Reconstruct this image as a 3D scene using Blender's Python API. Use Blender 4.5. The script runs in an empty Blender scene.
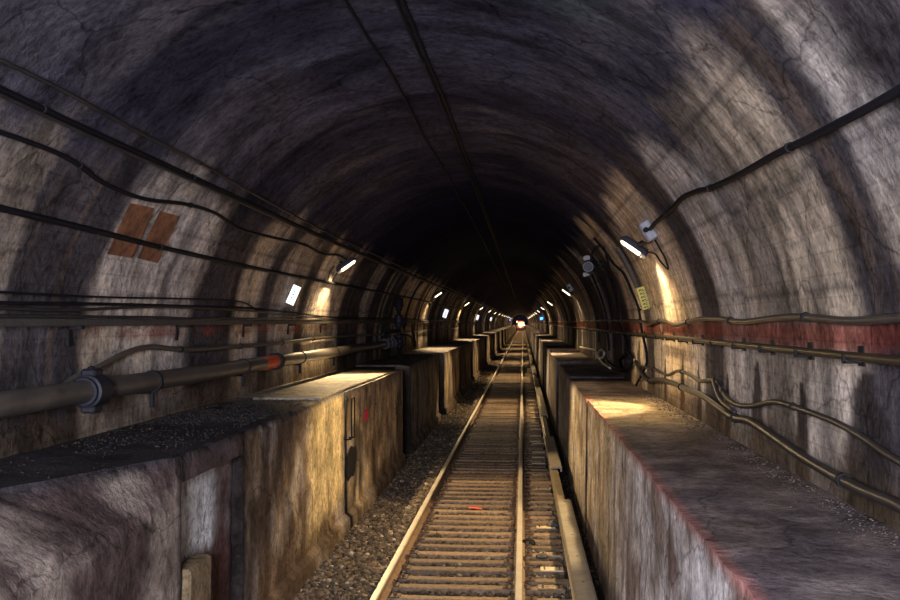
import bpy, math, random
import numpy as np
from mathutils import Vector, Matrix, noise
random.seed(7); rng = np.random.default_rng(7)
C = bpy.context.scene.collection
PI = math.pi
F = 1000.0; VPX, VPY = 523.0, 322.0        # lens in pixels of a 900 px frame, vanishing point
CAMH = 2.86                                 # eye height above the rail heads (everything is built about the eye, then raised)
pitch = math.atan((VPY - 300) / F); yaw = math.atan((VPX - 450) / F * math.cos(pitch))
RC = Matrix.Rotation(yaw, 3, 'Z') @ Matrix.Rotation(PI / 2 + pitch, 3, 'X')
# tunnel cross section
CX, CZ, RAD = -0.9, -0.4, 2.9
XR, XL = CX + RAD, CX - RAD
HR, HL = -1.12, -1.0
FXR, FXL = 0.93, -2.55
FLOOR = -3.08
TCX = -0.8

def inside(x, z):
    if z > CZ: return RAD - math.hypot(x - CX, z - CZ)
    return min(XR - x, x - XL)
def hit(px, py, off=0.0):
    d = RC @ Vector(((px - 450) / F, -(py - 300) / F, -1))
    lo, hi = 0.0, 900.0
    for _ in range(50):
        m = (lo + hi) / 2
        if inside(d.x * m, d.z * m) > off: lo = m
        else: hi = m
    return d * lo
def ray_y(px, py, Y):
    d = RC @ Vector(((px - 450) / F, -(py - 300) / F, -1)); return d * (Y / d.y)
def ray_z(px, py, Z):
    d = RC @ Vector(((px - 450) / F, -(py - 300) / F, -1)); return d * (Z / d.z)
def ray_x(px, py, X):
    d = RC @ Vector(((px - 450) / F, -(py - 300) / F, -1)); return d * (X / d.x)

# ------------------------------------------------------------------ materials
def newmat(name):
    m = bpy.data.materials.new(name); m.use_nodes = True
    nt = m.node_tree; b = nt.nodes['Principled BSDF']
    return m, nt, b
def N(nt, t, **kw):
    n = nt.nodes.new(t)
    for k, v in kw.items():
        if k in n.inputs: n.inputs[k].default_value = v
        else: setattr(n, k, v)
    return n
def mul(nt, a, b, f=1.0):
    n = nt.nodes.new('ShaderNodeMix'); n.data_type = 'RGBA'; n.blend_type = 'MULTIPLY'; n.inputs[0].default_value = f
    nt.links.new(a, n.inputs[6]); nt.links.new(b, n.inputs[7]); return n.outputs[2]
def ramp(nt, src, stops):
    r = nt.nodes.new('ShaderNodeValToRGB'); cr = r.color_ramp
    while len(cr.elements) < len(stops): cr.elements.new(0.5)
    for e, (p, c) in zip(cr.elements, stops):
        e.position = p; e.color = (c, c, c, 1) if isinstance(c, (int, float)) else (*c, 1)
    nt.links.new(src, r.inputs[0]); return r.outputs[0]
def concrete(name, rough=0.75, brick=0.0, spec=0.1, tint=1.0, mscale=1.0, bump=0.6):
    """weathered concrete: stains and painted light come from the 'Col' layer of the mesh, grain, cracks and streaks from noise in space"""
    m, nt, b = newmat(name); L = nt.links
    at = N(nt, 'ShaderNodeVertexColor', layer_name='Col')
    geo = N(nt, 'ShaderNodeNewGeometry')
    mp = N(nt, 'ShaderNodeMapping'); L.new(geo.outputs['Position'], mp.inputs[0])
    n1 = N(nt, 'ShaderNodeTexNoise', Scale=1.7 * mscale, Detail=9.0, Roughness=0.68); L.new(mp.outputs[0], n1.inputs['Vector'])
    n2 = N(nt, 'ShaderNodeTexNoise', Scale=14.0 * mscale, Detail=6.0, Roughness=0.7); L.new(mp.outputs[0], n2.inputs['Vector'])
    mp2 = N(nt, 'ShaderNodeMapping'); mp2.inputs['Scale'].default_value = (0.8, 3.0, 0.8); L.new(geo.outputs['Position'], mp2.inputs[0])
    n3 = N(nt, 'ShaderNodeTexNoise', Scale=1.5, Detail=6.0, Roughness=0.65); L.new(mp2.outputs[0], n3.inputs['Vector'])
    c = mul(nt, at.outputs[0], ramp(nt, n1.outputs[0], [(0.32, 0.38), (0.5, 1.0), (0.68, 1.5)]))
    c = mul(nt, c, ramp(nt, n2.outputs[0], [(0.3, 0.42), (0.5, 1.0), (0.7, 1.4)]))
    c = mul(nt, c, ramp(nt, n3.outputs[0], [(0.34, 0.68), (0.5, 1.0), (0.7, 1.2)]))
    vo = N(nt, 'ShaderNodeTexVoronoi', feature='DISTANCE_TO_EDGE', Scale=1.1)
    nd = N(nt, 'ShaderNodeTexNoise', Scale=3.0, Detail=4.0)
    L.new(mp.outputs[0], nd.inputs['Vector'])
    add = N(nt, 'ShaderNodeMix'); add.data_type = 'VECTOR'; add.inputs[0].default_value = 0.25
    L.new(mp.outputs[0], add.inputs[4]); L.new(nd.outputs['Color'], add.inputs[5]); L.new(add.outputs[1], vo.inputs['Vector'])
    c = mul(nt, c, ramp(nt, vo.outputs['Distance'], [(0.0, 0.35), (0.012, 1.0), (1.0, 1.0)]), 0.8)
    h = n2.outputs[0]
    if brick:
        uv = N(nt, 'ShaderNodeUVMap', uv_map='UVMap')
        nb = N(nt, 'ShaderNodeTexNoise', Scale=1.2, Detail=4.0); L.new(uv.outputs[0], nb.inputs['Vector'])
        a2 = N(nt, 'ShaderNodeMix'); a2.data_type = 'VECTOR'; a2.inputs[0].default_value = 0.02
        L.new(uv.outputs[0], a2.inputs[4]); L.new(nb.outputs['Color'], a2.inputs[5])
        br = N(nt, 'ShaderNodeTexBrick', Scale=1.0)
        br.inputs['Color1'].default_value = (1.05, 1.05, 1.05, 1); br.inputs['Color2'].default_value = (0.85, 0.85, 0.85, 1)
        br.inputs['Mortar'].default_value = (0.5, 0.5, 0.5, 1); br.inputs['Mortar Size'].default_value = 0.007
        br.inputs['Brick Width'].default_value = 0.42; br.inputs['Row Height'].default_value = 0.14
        L.new(a2.outputs[1], br.inputs['Vector'])
        c = mul(nt, c, br.outputs['Color'], brick)
    L.new(c, b.inputs['Base Color'])
    bp = N(nt, 'ShaderNodeBump', Strength=bump, Distance=0.045)
    L.new(h, bp.inputs['Height']); L.new(bp.outputs[0], b.inputs['Normal'])
    b.inputs['Specular IOR Level'].default_value = spec
    L.new(ramp(nt, n1.outputs[0], [(0.3, rough - 0.22), (0.7, min(1, rough + 0.15))]), b.inputs['Roughness'])
    return m
def simple(name, col, rough=0.6, metal=0.0, var=0.35, scale=20.0, bump=0.2, rand=0.0, spec=0.5):
    m, nt, b = newmat(name); L = nt.links
    tc = N(nt, 'ShaderNodeTexCoord')
    n1 = N(nt, 'ShaderNodeTexNoise', Scale=scale, Detail=6.0, Roughness=0.65); L.new(tc.outputs['Object'], n1.inputs['Vector'])
    rgb = N(nt, 'ShaderNodeRGB'); rgb.outputs[0].default_value = (*col, 1)
    c = mul(nt, rgb.outputs[0], ramp(nt, n1.outputs[0], [(0.3, 1 - var), (0.7, 1 + var)]))
    if rand:
        oi = N(nt, 'ShaderNodeObjectInfo')
        c = mul(nt, c, ramp(nt, oi.outputs['Random'], [(0.0, 1 - rand), (1.0, 1 + rand)]))
    L.new(c, b.inputs['Base Color'])
    b.inputs['Roughness'].default_value = rough; b.inputs['Metallic'].default_value = metal
    b.inputs['Specular IOR Level'].default_value = spec
    bp = N(nt, 'ShaderNodeBump', Strength=bump, Distance=0.01); L.new(n1.outputs[0], bp.inputs['Height']); L.new(bp.outputs[0], b.inputs['Normal'])
    return m
def emit(name, col, s):
    m, nt, b = newmat(name)
    b.inputs['Base Color'].default_value = (*col, 1)
    b.inputs['Emission Color'].default_value = (*col, 1); b.inputs['Emission Strength'].default_value = s
    return m
def vcolmat(name, rough=0.9, var=0.4, scale=9.0):
    m, nt, b = newmat(name); L = nt.links
    at = N(nt, 'ShaderNodeVertexColor', layer_name='Col'); geo = N(nt, 'ShaderNodeNewGeometry')
    n1 = N(nt, 'ShaderNodeTexNoise', Scale=scale, Detail=6.0, Roughness=0.7); L.new(geo.outputs['Position'], n1.inputs['Vector'])
    L.new(mul(nt, at.outputs[0], ramp(nt, n1.outputs[0], [(0.3, 1 - var), (0.7, 1 + var)])), b.inputs['Base Color'])
    b.inputs['Roughness'].default_value = rough
    bp = N(nt, 'ShaderNodeBump', Strength=0.5, Distance=0.02); L.new(n1.outputs[0], bp.inputs['Height']); L.new(bp.outputs[0], b.inputs['Normal'])
    return m

M = dict(
    vault=concrete('sooty_vault_concrete', 0.9, brick=0.0, spec=0.012),
    wall=concrete('whitewashed_wall', 0.78, brick=0.35, spec=0.02),
    bench=concrete('bench_concrete', 0.7, mscale=1.3, bump=0.8),
    floor=vcolmat('track_bed_dirt'),
    stone=vcolmat('crushed_stone', 0.85, 0.3, 30.0),
    wood=simple('creosoted_timber', (0.19, 0.13, 0.08), 0.7, var=0.5, scale=14, rand=0.4, bump=0.6),
    plate=simple('rusty_tie_plate', (0.10, 0.06, 0.035), 0.6, 0.3),
    pale_plate=simple('pale_dusty_plate', (0.65, 0.52, 0.32), 0.6, 0.0, var=0.3),
    railtop=simple('polished_rail_steel', (0.64, 0.59, 0.49), 0.45, 0.35, var=0.12, scale=3, bump=0.05),
    railweb=simple('rusty_rail_web', (0.27, 0.18, 0.11), 0.65, 0.1, var=0.4, scale=12),
    cover=simple('grey_cover_board', (0.25, 0.225, 0.175), 0.55, 0.0, var=0.25, scale=6, bump=0.1),
    third=simple('dusty_conductor_steel', (0.33, 0.27, 0.18), 0.45, 0.5, var=0.2, scale=4),
    cable=simple('black_cable_sheath', (0.010, 0.010, 0.014), 0.55, 0.0, var=0.3, scale=5, bump=0.1, spec=0.12),
    dusty=simple('dusty_grey_cable', (0.034, 0.030, 0.030), 0.42, 0.0, var=0.4, scale=4, bump=0.1, spec=0.3),
    conduit=simple('worn_steel_conduit', (0.075, 0.068, 0.06), 0.36, 0.3, var=0.4, scale=4, bump=0.1, spec=0.3),
    brass=simple('yellow_brown_painted_pipe', (0.045, 0.036, 0.02), 0.36, 0.0, var=0.4, scale=3, bump=0.1, spec=0.3),
    pipe=simple('grey_painted_main', (0.085, 0.075, 0.065), 0.42, 0.0, var=0.3, scale=3, bump=0.1),
    iron=simple('dark_blue_cast_iron', (0.018, 0.019, 0.030), 0.55, 0.3, var=0.4),
    black=simple('black_iron', (0.012, 0.012, 0.014), 0.7, 0.0, spec=0.2),
    redband=simple('red_pipe_band', (0.55, 0.07, 0.02), 0.5),
    box=simple('grey_enamel_box', (0.24, 0.25, 0.29), 0.45, 0.1, var=0.2),
    hood=simple('blue_grey_lamp_hood', (0.05, 0.052, 0.07), 0.5, 0.2, var=0.2),
    white=simple('white_enamel', (0.4, 0.4, 0.42), 0.5, var=0.1),
    bulb=emit('warm_lamp_tube', (1.0, 0.82, 0.55), 4.0),
    sign=emit('white_plate_added_glow', (0.95, 0.95, 1.0), 1.1),  # emission added in place of the plates' reflected shine
    yellow=simple('yellow_sign_paint', (0.62, 0.55, 0.10), 0.5, var=0.2, scale=40),
    ink=simple('black_ink', (0.015, 0.015, 0.015), 0.6),
    terra=simple('orange_brown_terracotta', (0.24, 0.10, 0.045), 0.8, var=0.75, scale=7, bump=0.5),
    pink=simple('fluorescent_pink_paint', (0.85, 0.05, 0.12), 0.6, var=0.15),
    redpaint=simple('red_marking_paint', (0.75, 0.10, 0.07), 0.6, var=0.3),
    timber_post=simple('dark_board', (0.06, 0.055, 0.05), 0.7),
    blue=emit('blue_lamp_glass', (0.03, 0.22, 1.0), 8.0),
    head=emit('train_headlight_glass', (1.0, 0.62, 0.30), 30.0),
    marker=emit('red_marker_glass', (1.0, 0.12, 0.03), 25.0),
    yhead=emit('amber_destination_light', (1.0, 0.6, 0.05), 6.0),
    train=simple('train_body_paint', (0.06, 0.06, 0.065), 0.4, 0.3),
    glass=simple('dark_window_glass', (0.02, 0.02, 0.03), 0.1),
    loop=simple('pale_cable_loop', (0.5, 0.47, 0.42), 0.45),
)

# ------------------------------------------------------------------ mesh helpers
def tag(o, label=None, cat=None, group=None, kind=None):
    if label: o['label'] = label
    if cat: o['category'] = cat
    if group: o['group'] = group
    if kind: o['kind'] = kind
    return o
def mk(name, V, Fc, mat, parent=None, smooth=False, cols=None, uv=None):
    me = bpy.data.meshes.new(name)
    me.from_pydata([tuple(v) for v in V], [], Fc)
    if cols is not None:
        a = me.color_attributes.new('Col', 'FLOAT_COLOR', 'POINT')
        arr = np.ones((len(V), 4), dtype=np.float32); arr[:, :3] = np.asarray(cols, dtype=np.float32)
        a.data.foreach_set('color', arr.ravel())
    if uv is not None:
        l = me.uv_layers.new(name='UVMap'); li = np.zeros(len(me.loops), dtype=np.int32); me.loops.foreach_get('vertex_index', li)
        l.data.foreach_set('uv', np.asarray(uv, dtype=np.float32)[li].ravel())
    if isinstance(mat, (list, tuple)):
        for m in mat: me.materials.append(m)
    else: me.materials.append(mat)
    if smooth:
        me.polygons.foreach_set('use_smooth', [True] * len(me.polygons))
    o = bpy.data.objects.new(name, me); C.objects.link(o)
    if parent: o.parent = parent
    return o
class MB:
    def __init__(s): s.v = []; s.f = []
    def add(s, V, Fc):
        b = len(s.v); s.v += [tuple(v) for v in V]; s.f += [tuple(b + i for i in f) for f in Fc]; return s
    def box(s, x0, x1, y0, y1, z0, z1, M_=None, bev=0.0):
        if bev > 0:
            b = bev; P = []
            for (x, sx) in ((x0, 1), (x1, -1)):
                for (y, sy) in ((y0, 1), (y1, -1)):
                    for (z, sz) in ((z0, 1), (z1, -1)):
                        P += [(x, y + sy * b, z + sz * b), (x + sx * b, y, z + sz * b), (x + sx * b, y + sy * b, z)]
            def I(i, j, k, a): return ((i * 2 + j) * 2 + k) * 3 + a
            Fc = []
            for i in (0, 1): Fc.append([I(i, 0, 0, 0), I(i, 1, 0, 0), I(i, 1, 1, 0), I(i, 0, 1, 0)][::(-1 if i == 0 else 1)])
            for j in (0, 1): Fc.append([I(0, j, 0, 1), I(0, j, 1, 1), I(1, j, 1, 1), I(1, j, 0, 1)][::(-1 if j == 0 else 1)])
            for k in (0, 1): Fc.append([I(0, 0, k, 2), I(1, 0, k, 2), I(1, 1, k, 2), I(0, 1, k, 2)][::(-1 if k == 0 else 1)])
            for j in (0, 1):
                for k in (0, 1): Fc.append([I(0, j, k, 1), I(1, j, k, 1), I(1, j, k, 2), I(0, j, k, 2)])
            for i in (0, 1):
                for k in (0, 1): Fc.append([I(i, 0, k, 0), I(i, 1, k, 0), I(i, 1, k, 2), I(i, 0, k, 2)])
            for i in (0, 1):
                for j in (0, 1): Fc.append([I(i, j, 0, 0), I(i, j, 1, 0), I(i, j, 1, 1), I(i, j, 0, 1)])
            for i in (0, 1):
                for j in (0, 1):
                    for k in (0, 1): Fc.append([I(i, j, k, 0), I(i, j, k, 1), I(i, j, k, 2)])
            V = P
        else:
            V = [(x, y, z) for x in (x0, x1) for y in (y0, y1) for z in (z0, z1)]
            Fc = [(0, 1, 3, 2), (4, 6, 7, 5), (0, 4, 5, 1), (2, 3, 7, 6), (0, 2, 6, 4), (1, 5, 7, 3)]
        if M_ is not None: V = [M_ @ Vector(v) for v in V]
        return s.add(V, Fc)
    def tube(s, pts, r, seg=10, caps=True):
        pts = [Vector(p) for p in pts]; n = len(pts)
        rs = r if isinstance(r, (list, tuple)) else [r] * n
        V = []; up = None
        for i, p in enumerate(pts):
            t = (pts[min(i + 1, n - 1)] - pts[max(i - 1, 0)]).normalized()
            if up is None:
                up = Vector((0, 0, 1)) if abs(t.z) < 0.9 else Vector((1, 0, 0))
            a = (up - t * up.dot(t)).normalized(); up = a; b = t.cross(a)
            for k in range(seg):
                q = 2 * PI * k / seg; V.append(p + (a * math.cos(q) + b * math.sin(q)) * rs[i])
        Fc = [(i * seg + k, i * seg + (k + 1) % seg, (i + 1) * seg + (k + 1) % seg, (i + 1) * seg + k) for i in range(n - 1) for k in range(seg)]
        if caps: Fc += [tuple(range(seg))[::-1], tuple((n - 1) * seg + k for k in range(seg))]
        return s.add(V, Fc)
    def obj(s, name, mat, parent=None, smooth=False):
        return mk(name, s.v, s.f, mat, parent, smooth)
def catmull(P, step=0.15, jit=0.0):
    P = [Vector(p) for p in P]; out = []
    Q = [P[0] * 2 - P[1]] + P + [P[-1] * 2 - P[-2]]
    for i in range(1, len(Q) - 2):
        a, b, c, d = Q[i - 1], Q[i], Q[i + 1], Q[i + 2]
        n = max(2, min(60, int((c - b).length / step)))
        for k in range(n):
            t = k / n
            out.append(0.5 * ((2 * b) + (c - a) * t + (2 * a - 5 * b + 4 * c - d) * t * t + (3 * b - a - 3 * c + d) * t ** 3))
    out.append(P[-1]); return out
def empty(name, loc):
    o = bpy.data.objects.new(name, None); o.empty_display_size = 0.1; C.objects.link(o); o.location = loc; return o
def sm(a, b, x):
    t = max(0.0, min(1.0, (x - a) / (b - a) if b != a else (x > a))); return t * t * (3 - 2 * t)
def fb(x, y, z=0.0, o=4):
    return noise.fractal((x, y, z), 0.9, 2.1, o)           # about -1..1
def mixc(a, b, t): return tuple(a[i] * (1 - t) + b[i] * t for i in range(3))
def band(y, a, b, s): return sm(a - s, a + s, y) * (1 - sm(b - s, b + s, y))

# ------------------------------------------------------------------ tunnel lining
SOOT = (0.074, 0.070, 0.102); SOOTD = (0.034, 0.031, 0.047); PALE = (0.66, 0.60, 0.55); WARMP = (0.58, 0.48, 0.36)
DARK = (0.05, 0.045, 0.055); RED = (0.26, 0.055, 0.038); BROWN = (0.17, 0.12, 0.08)
DARK_R = [(5.1, 6.0), (10.1, 11.3), (15.6, 16.4), (18.6, 20.2)]
DARK_L = [(6.8, 8.45), (11.0, 12.7), (14.0, 14.7), (16.2, 17.0), (20.2, 22.6), (24.0, 25.0)]
def zebra(y, side):
    v = noise.noise((y * 0.55, side * 7.3, 0)) + 0.6 * noise.noise((y * 1.6, side * 3.1 + 9, 4)) + 0.3 * noise.noise((y * 4.5, side, 8))
    return v
def lining(y, ang, x, z):
    """albedo of the lining by place: whitewash, soot rings, seepage, red dado stripe"""
    right = x > CX
    side = 1 if right else -1
    s = ang if right else PI - ang                     # angle up from the springing
    arc = s * RAD if z > CZ else (z - CZ)
    w = 0.28 * fb(y * 0.5, s * 1.6, side) + 0.1 * fb(y * 2.2, s * 5, side + 3)
    yy = y + w * 0.9
    d = 0.0
    for a, b in (DARK_R if right else DARK_L): d = max(d, band(yy, a, b, 0.2))
    if y > (19 if right else 24) or y < 4.8: d = max(d, sm(-0.35, 0.05, zebra(yy, side)))
    else: d = max(d, 0.6 * sm(0.05, 0.4, zebra(yy, side)))
    if not right: d *= 1 - 0.85 * max(band(yy, 28.6, 33.5, .3), band(yy, 12.9, 13.8, .1))  # whitewash kept paler behind the standpipe, painting in its lamplight
    pale = mixc(PALE, WARMP, sm(-0.4, 0.5, fb(y * 0.35, s * 2, 5 + side)))
    c = mixc(pale, DARK, d * 0.95)
    # rain marks running down the ring
    stq = noise.noise((y * 7.0, s * 0.7, 20 + side)) + 0.5 * noise.noise((y * 16, s * 1.5, 2))
    c = mixc(c, BROWN, 0.45 * sm(0.1, 0.6, stq))
    lim = (0.76 if right else 0.62) + 0.10 * fb(y * 0.3, side, 9) + (0.12 * sm(0.0, 1.0, 14 - y) if False else 0)
    top = sm(lim - 0.05, lim + 0.10, s + 0.12 * fb(y * 1.1, s * 3, 2))
    blot = fb(y * 0.75, (ang - PI / 2) * 1.3, 31, 5)
    cr = mixc(SOOT, SOOTD, sm(-0.05, 0.35, blot))
    cr = mixc(cr, (0.15, 0.135, 0.145), 0.6 * sm(0.22, 0.55, fb(y * 1.0, (ang - PI / 2) * 1.5, 57, 5)) )
    cr = mixc(cr, SOOTD, 0.5 * d)
    cr = mixc(cr, (0.06, 0.11, 0.11), 0.7 * band(y, 5.0, 7.2, 0.4) * band(ang, 1.05, 1.38, 0.08))
    cr = mixc(cr, (0.15, 0.135, 0.145), 0.4 * (1 - d) * band(s, 0.6, 1.15, 0.12))
    cr = mixc(cr, (0.011, 0.013, 0.040), 0.92 * sm(9, 20, y))  # far crown's lack of light painted in as near-black navy
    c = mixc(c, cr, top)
    # formwork joints
    for a0 in (0.22, 0.47, 0.72):
        if abs(s - a0 - 0.01 * fb(y, 0, a0)) < 0.008: c = mixc(c, DARK, 0.5)
    # dado stripe
    if right:
        t = band(z, -0.175, -0.01, 0.02) * sm(-0.8, -0.2, fb(y * 1.2, z * 8, 71) + 0.3)
        c = mixc(c, mixc(RED, (0.09, 0.035, 0.03), 0.5 * d), 0.85 * t * sm(4.6, 5.4, y))
    else:
        t = band(z, -0.16, -0.05, 0.02) * sm(-0.15, 0.15, fb(y * 1.3, z * 7, 72)) * sm(8.2, 8.8, y)
        c = mixc(c, RED, 0.6 * t)
    # seepage tongues rising from the bench
    if z < 0:
        if right:
            for yc, wd, zt in ((6.0, .30, -.28), (7.35, .13, -.42), (8.75, .17, -.32), (10.0, .12, -.5), (11.6, .10, -.45), (12.8, .12, -.4), (14.3, .12, -.5), (15.6, .15, -.3), (17.5, .2, -.3)):
                k = 1.4 * wd * math.sqrt(max(0, (zt - z) / 0.45)) if z < zt else 0
                if k > 0: c = mixc(c, (0.035, 0.028, 0.028), 0.9 * (1 - sm(k * 0.6, k * 1.15, abs(y - yc + 0.06 * fb(z * 6, yc)))))
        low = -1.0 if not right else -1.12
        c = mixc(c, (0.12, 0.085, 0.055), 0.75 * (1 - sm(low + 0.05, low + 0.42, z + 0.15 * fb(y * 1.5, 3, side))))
    return c
Ys = list(np.arange(-6, 4.8, 0.5)) + list(np.arange(4.8, 16, 0.05)) + list(np.arange(16, 40, 0.12)) + list(np.arange(40, 120, 0.5)) + list(np.arange(120, 402, 3.0))
def shell(name, prof, mat, label_kind):
    V = []; cols = []; uv = []; n = len(prof)
    for y in Ys:
        for (x, z, a, u) in prof:
            ring = 0.012 * noise.noise((y * 0.9, a * 1.2, 3)) + 0.006 * noise.noise((y * 5, a * 4, 8))
            dx, dz = CX - x, (CZ - z if z > CZ else 0); l = math.hypot(dx, dz) or 1
            V.append((x + dx / l * ring, y, z + dz / l * ring)); cols.append(lining(y, a, x, z)); uv.append((y, u))
    Fc = [(j * n + i, j * n + i + 1, (j + 1) * n + i + 1, (j + 1) * n + i) for j in range(len(Ys) - 1) for i in range(n - 1)]
    o = mk(name, V, Fc, mat, None, True, cols, uv); o['kind'] = 'structure'; return o
def arcp(a0, a1, n): return [(CX + RAD * math.cos(a), CZ + RAD * math.sin(a), a, RAD * a) for a in np.linspace(a0, a1, n)]
low_r = [(XR, z, 0.0, z - CZ) for z in np.linspace(-1.22, CZ, 36)[:-1]]
low_l = [(XL, z, PI, CZ - z) for z in np.linspace(-1.06, CZ, 36)[:-1]]
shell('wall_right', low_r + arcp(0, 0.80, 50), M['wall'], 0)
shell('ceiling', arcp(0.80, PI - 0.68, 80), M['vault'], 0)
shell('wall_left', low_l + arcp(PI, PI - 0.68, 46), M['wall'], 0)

# ------------------------------------------------------------------ track bed
def gravel_h(x, y):
    if -1.45 < x < -0.15: h = -3.065
    elif x < -1.6: h = -3.03 + 0.05 * sm(-1.9, -2.5, x)
    else: h = -3.06
    return h + 0.012 * noise.noise((x * 3, y * 3, 1))
V = []; cols = []; xs = np.arange(-3.8, 2.01, 0.1); ys = list(np.arange(-6, 40, 0.15)) + list(np.arange(40, 402, 2))
for y in ys:
    for x in xs:
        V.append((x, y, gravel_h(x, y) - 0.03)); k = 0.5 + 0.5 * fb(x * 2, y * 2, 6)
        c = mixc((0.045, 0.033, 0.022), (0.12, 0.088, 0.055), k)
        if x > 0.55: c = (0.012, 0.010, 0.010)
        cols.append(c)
n = len(xs)
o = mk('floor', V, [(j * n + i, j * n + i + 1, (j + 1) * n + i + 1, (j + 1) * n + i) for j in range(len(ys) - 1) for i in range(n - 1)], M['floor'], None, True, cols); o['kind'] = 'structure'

ICO_V = []
t_ = (1 + 5 ** .5) / 2
for a, b in ((-1, t_), (1, t_), (-1, -t_), (1, -t_)): ICO_V.append((a, b, 0))
for a, b in ((-1, t_), (1, t_), (-1, -t_), (1, -t_)): ICO_V.append((0, a, b))
for a, b in ((t_, -1), (t_, 1), (-t_, -1), (-t_, 1)): ICO_V.append((a, 0, b))
ICO_F = np.array([(0,11,5),(0,5,1),(0,1,7),(0,7,10),(0,10,11),(1,5,9),(5,11,4),(11,10,2),(10,7,6),(7,1,8),(3,9,4),(3,4,2),(3,2,6),(3,6,8),(3,8,9),(4,9,5),(2,4,11),(6,2,10),(8,6,7),(9,8,1)])
ICO_V = np.array(ICO_V) / math.hypot(1, t_)
def stones(name, P, R, Cc, mat):
    nst = len(P); base = ICO_V[None] * (1 + 0.28 * rng.standard_normal((nst, 12, 1)))
    q = rng.standard_normal((nst, 4)); q /= np.linalg.norm(q, axis=1, keepdims=True)
    w, x, y, z = q.T
    Rm = np.stack([1-2*(y*y+z*z), 2*(x*y-z*w), 2*(x*z+y*w), 2*(x*y+z*w), 1-2*(x*x+z*z), 2*(y*z-x*w), 2*(x*z-y*w), 2*(y*z+x*w), 1-2*(x*x+y*y)], 1).reshape(nst, 3, 3)
    base = base * rng.uniform(0.6, 1.15, (nst, 1, 3))
    Vv = np.einsum('nij,nkj->nki', Rm, base) * np.asarray(R)[:, None, None]; Vv[..., 2] *= 0.75; Vv += np.asarray(P)[:, None, :]
    me = bpy.data.meshes.new(name); nv = nst * 12; nf = nst * 20
    me.vertices.add(nv); me.vertices.foreach_set('co', Vv.astype(np.float32).ravel())
    idx = (ICO_F[None] + (np.arange(nst) * 12)[:, None, None]).astype(np.int32).ravel()
    me.loops.add(nf * 3); me.loops.foreach_set('vertex_index', idx)
    me.polygons.add(nf); me.polygons.foreach_set('loop_start', np.arange(nf, dtype=np.int32) * 3); me.polygons.foreach_set('loop_total', np.full(nf, 3, dtype=np.int32))
    me.update(calc_edges=True)
    a = me.color_attributes.new('Col', 'FLOAT_COLOR', 'POINT'); arr = np.ones((nst, 12, 4), dtype=np.float32); arr[..., :3] = np.asarray(Cc)[:, None, :]
    a.data.foreach_set('color', arr.ravel()); me.materials.append(mat)
    o = bpy.data.objects.new(name, me); C.objects.link(o); return o
def scatter(x0, x1, y0, y1, dens, r0, r1, zf, dark=1.0):
    P = []; R = []; K = []
    nn = int((x1 - x0) * (y1 - y0) * dens)
    for _ in range(nn):
        x = random.uniform(x0, x1); u = random.random(); y = y0 + (y1 - y0) * u ** 1.25
        r = random.uniform(r0, r1) * (0.75 + 0.5 * random.random()); P.append((x, y, zf(x, y) - 0.004 + random.uniform(-.5, .5) * r)); R.append(r)
        k = random.random(); b = mixc((0.05, 0.038, 0.026), (0.22, 0.165, 0.105), k ** 1.6)
        if random.random() < 0.03: b = (0.42, 0.36, 0.26)
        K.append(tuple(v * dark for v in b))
    return P, R, K
P = []; R = []; K = []
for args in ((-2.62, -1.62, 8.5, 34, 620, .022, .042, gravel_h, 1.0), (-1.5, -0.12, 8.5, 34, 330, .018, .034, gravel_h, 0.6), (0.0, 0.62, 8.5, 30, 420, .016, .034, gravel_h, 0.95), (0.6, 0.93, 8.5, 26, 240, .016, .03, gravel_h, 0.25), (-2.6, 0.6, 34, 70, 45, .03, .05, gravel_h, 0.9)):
    a, b, c = scatter(*args); P += a; R += b; K += c
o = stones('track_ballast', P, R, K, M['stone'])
tag(o, 'brown crushed stone ballast between and beside the wooden track ties', 'gravel', None, 'stuff')

# ties
TIE0, TSP = 8.9, 0.424
def tie_mesh(name, L0, L1, w, h):
    mb = MB(); n = 10
    prof = [(-w / 2, -h), (-w / 2 + .002, -0.012), (-w / 2 + .012, 0), (w / 2 - .012, 0), (w / 2 - .002, -0.012), (w / 2, -h)]
    V = []; xs_ = np.linspace(L0, L1, n)
    for x in xs_:
        for (y, z) in prof:
            V.append((x, y + 0.006 * random.uniform(-1, 1), z + (0.004 * random.uniform(-1, 1) if z > -h else 0)))
    k = len(prof)
    Fc = [(i * k + j, (i + 1) * k + j, (i + 1) * k + (j + 1) % k, i * k + (j + 1) % k) for i in range(n - 1) for j in range(k)]
    Fc += [tuple(range(k)), tuple((n - 1) * k + j for j in range(k))[::-1]]
    mb.add(V, Fc); return mb
def build_tie(y):
    root = None
    t = tie_mesh('t', -1.3, 1.3, 0.165, 0.15); o = t.obj('wooden_tie', M['wood'])
    for sx in (-0.75, 0.75):
        p = MB(); p.box(sx - .16, sx + .16, -.085, .085, 0.0, 0.014, bev=0.004); pl = p.obj('tie_plate', M['plate'], o)
        for (dx, dy) in ((-.105, -.05), (.105, .05), (-.105, .05), (.105, -.05)):
            s = MB(); s.tube([(sx + dx, dy, .01), (sx + dx, dy, .045)], .012, 6); s.box(sx + dx - .02, sx + dx + .02, dy - .014, dy + .014, .04, .055, bev=.004); s.obj('rail_spike', M['plate'], pl)
    return o
T_LABEL = 'brown timber track tie lying across under the running rails in the ballast'
protos = [build_tie(0) for _ in range(4)]
def copy_tree(o, parent=None):
    c = o.copy(); C.objects.link(c)
    if parent: c.parent = parent
    for ch in list(o.children): copy_tree(ch, c)
    return c
used = set()
plain = {}
bright_plates = [9.9, 10.75, 11.6, 12.45, 13.3, 15.0, 16.7, 18.4, 20.1, 22.6, 25.6, 29.4]
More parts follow.
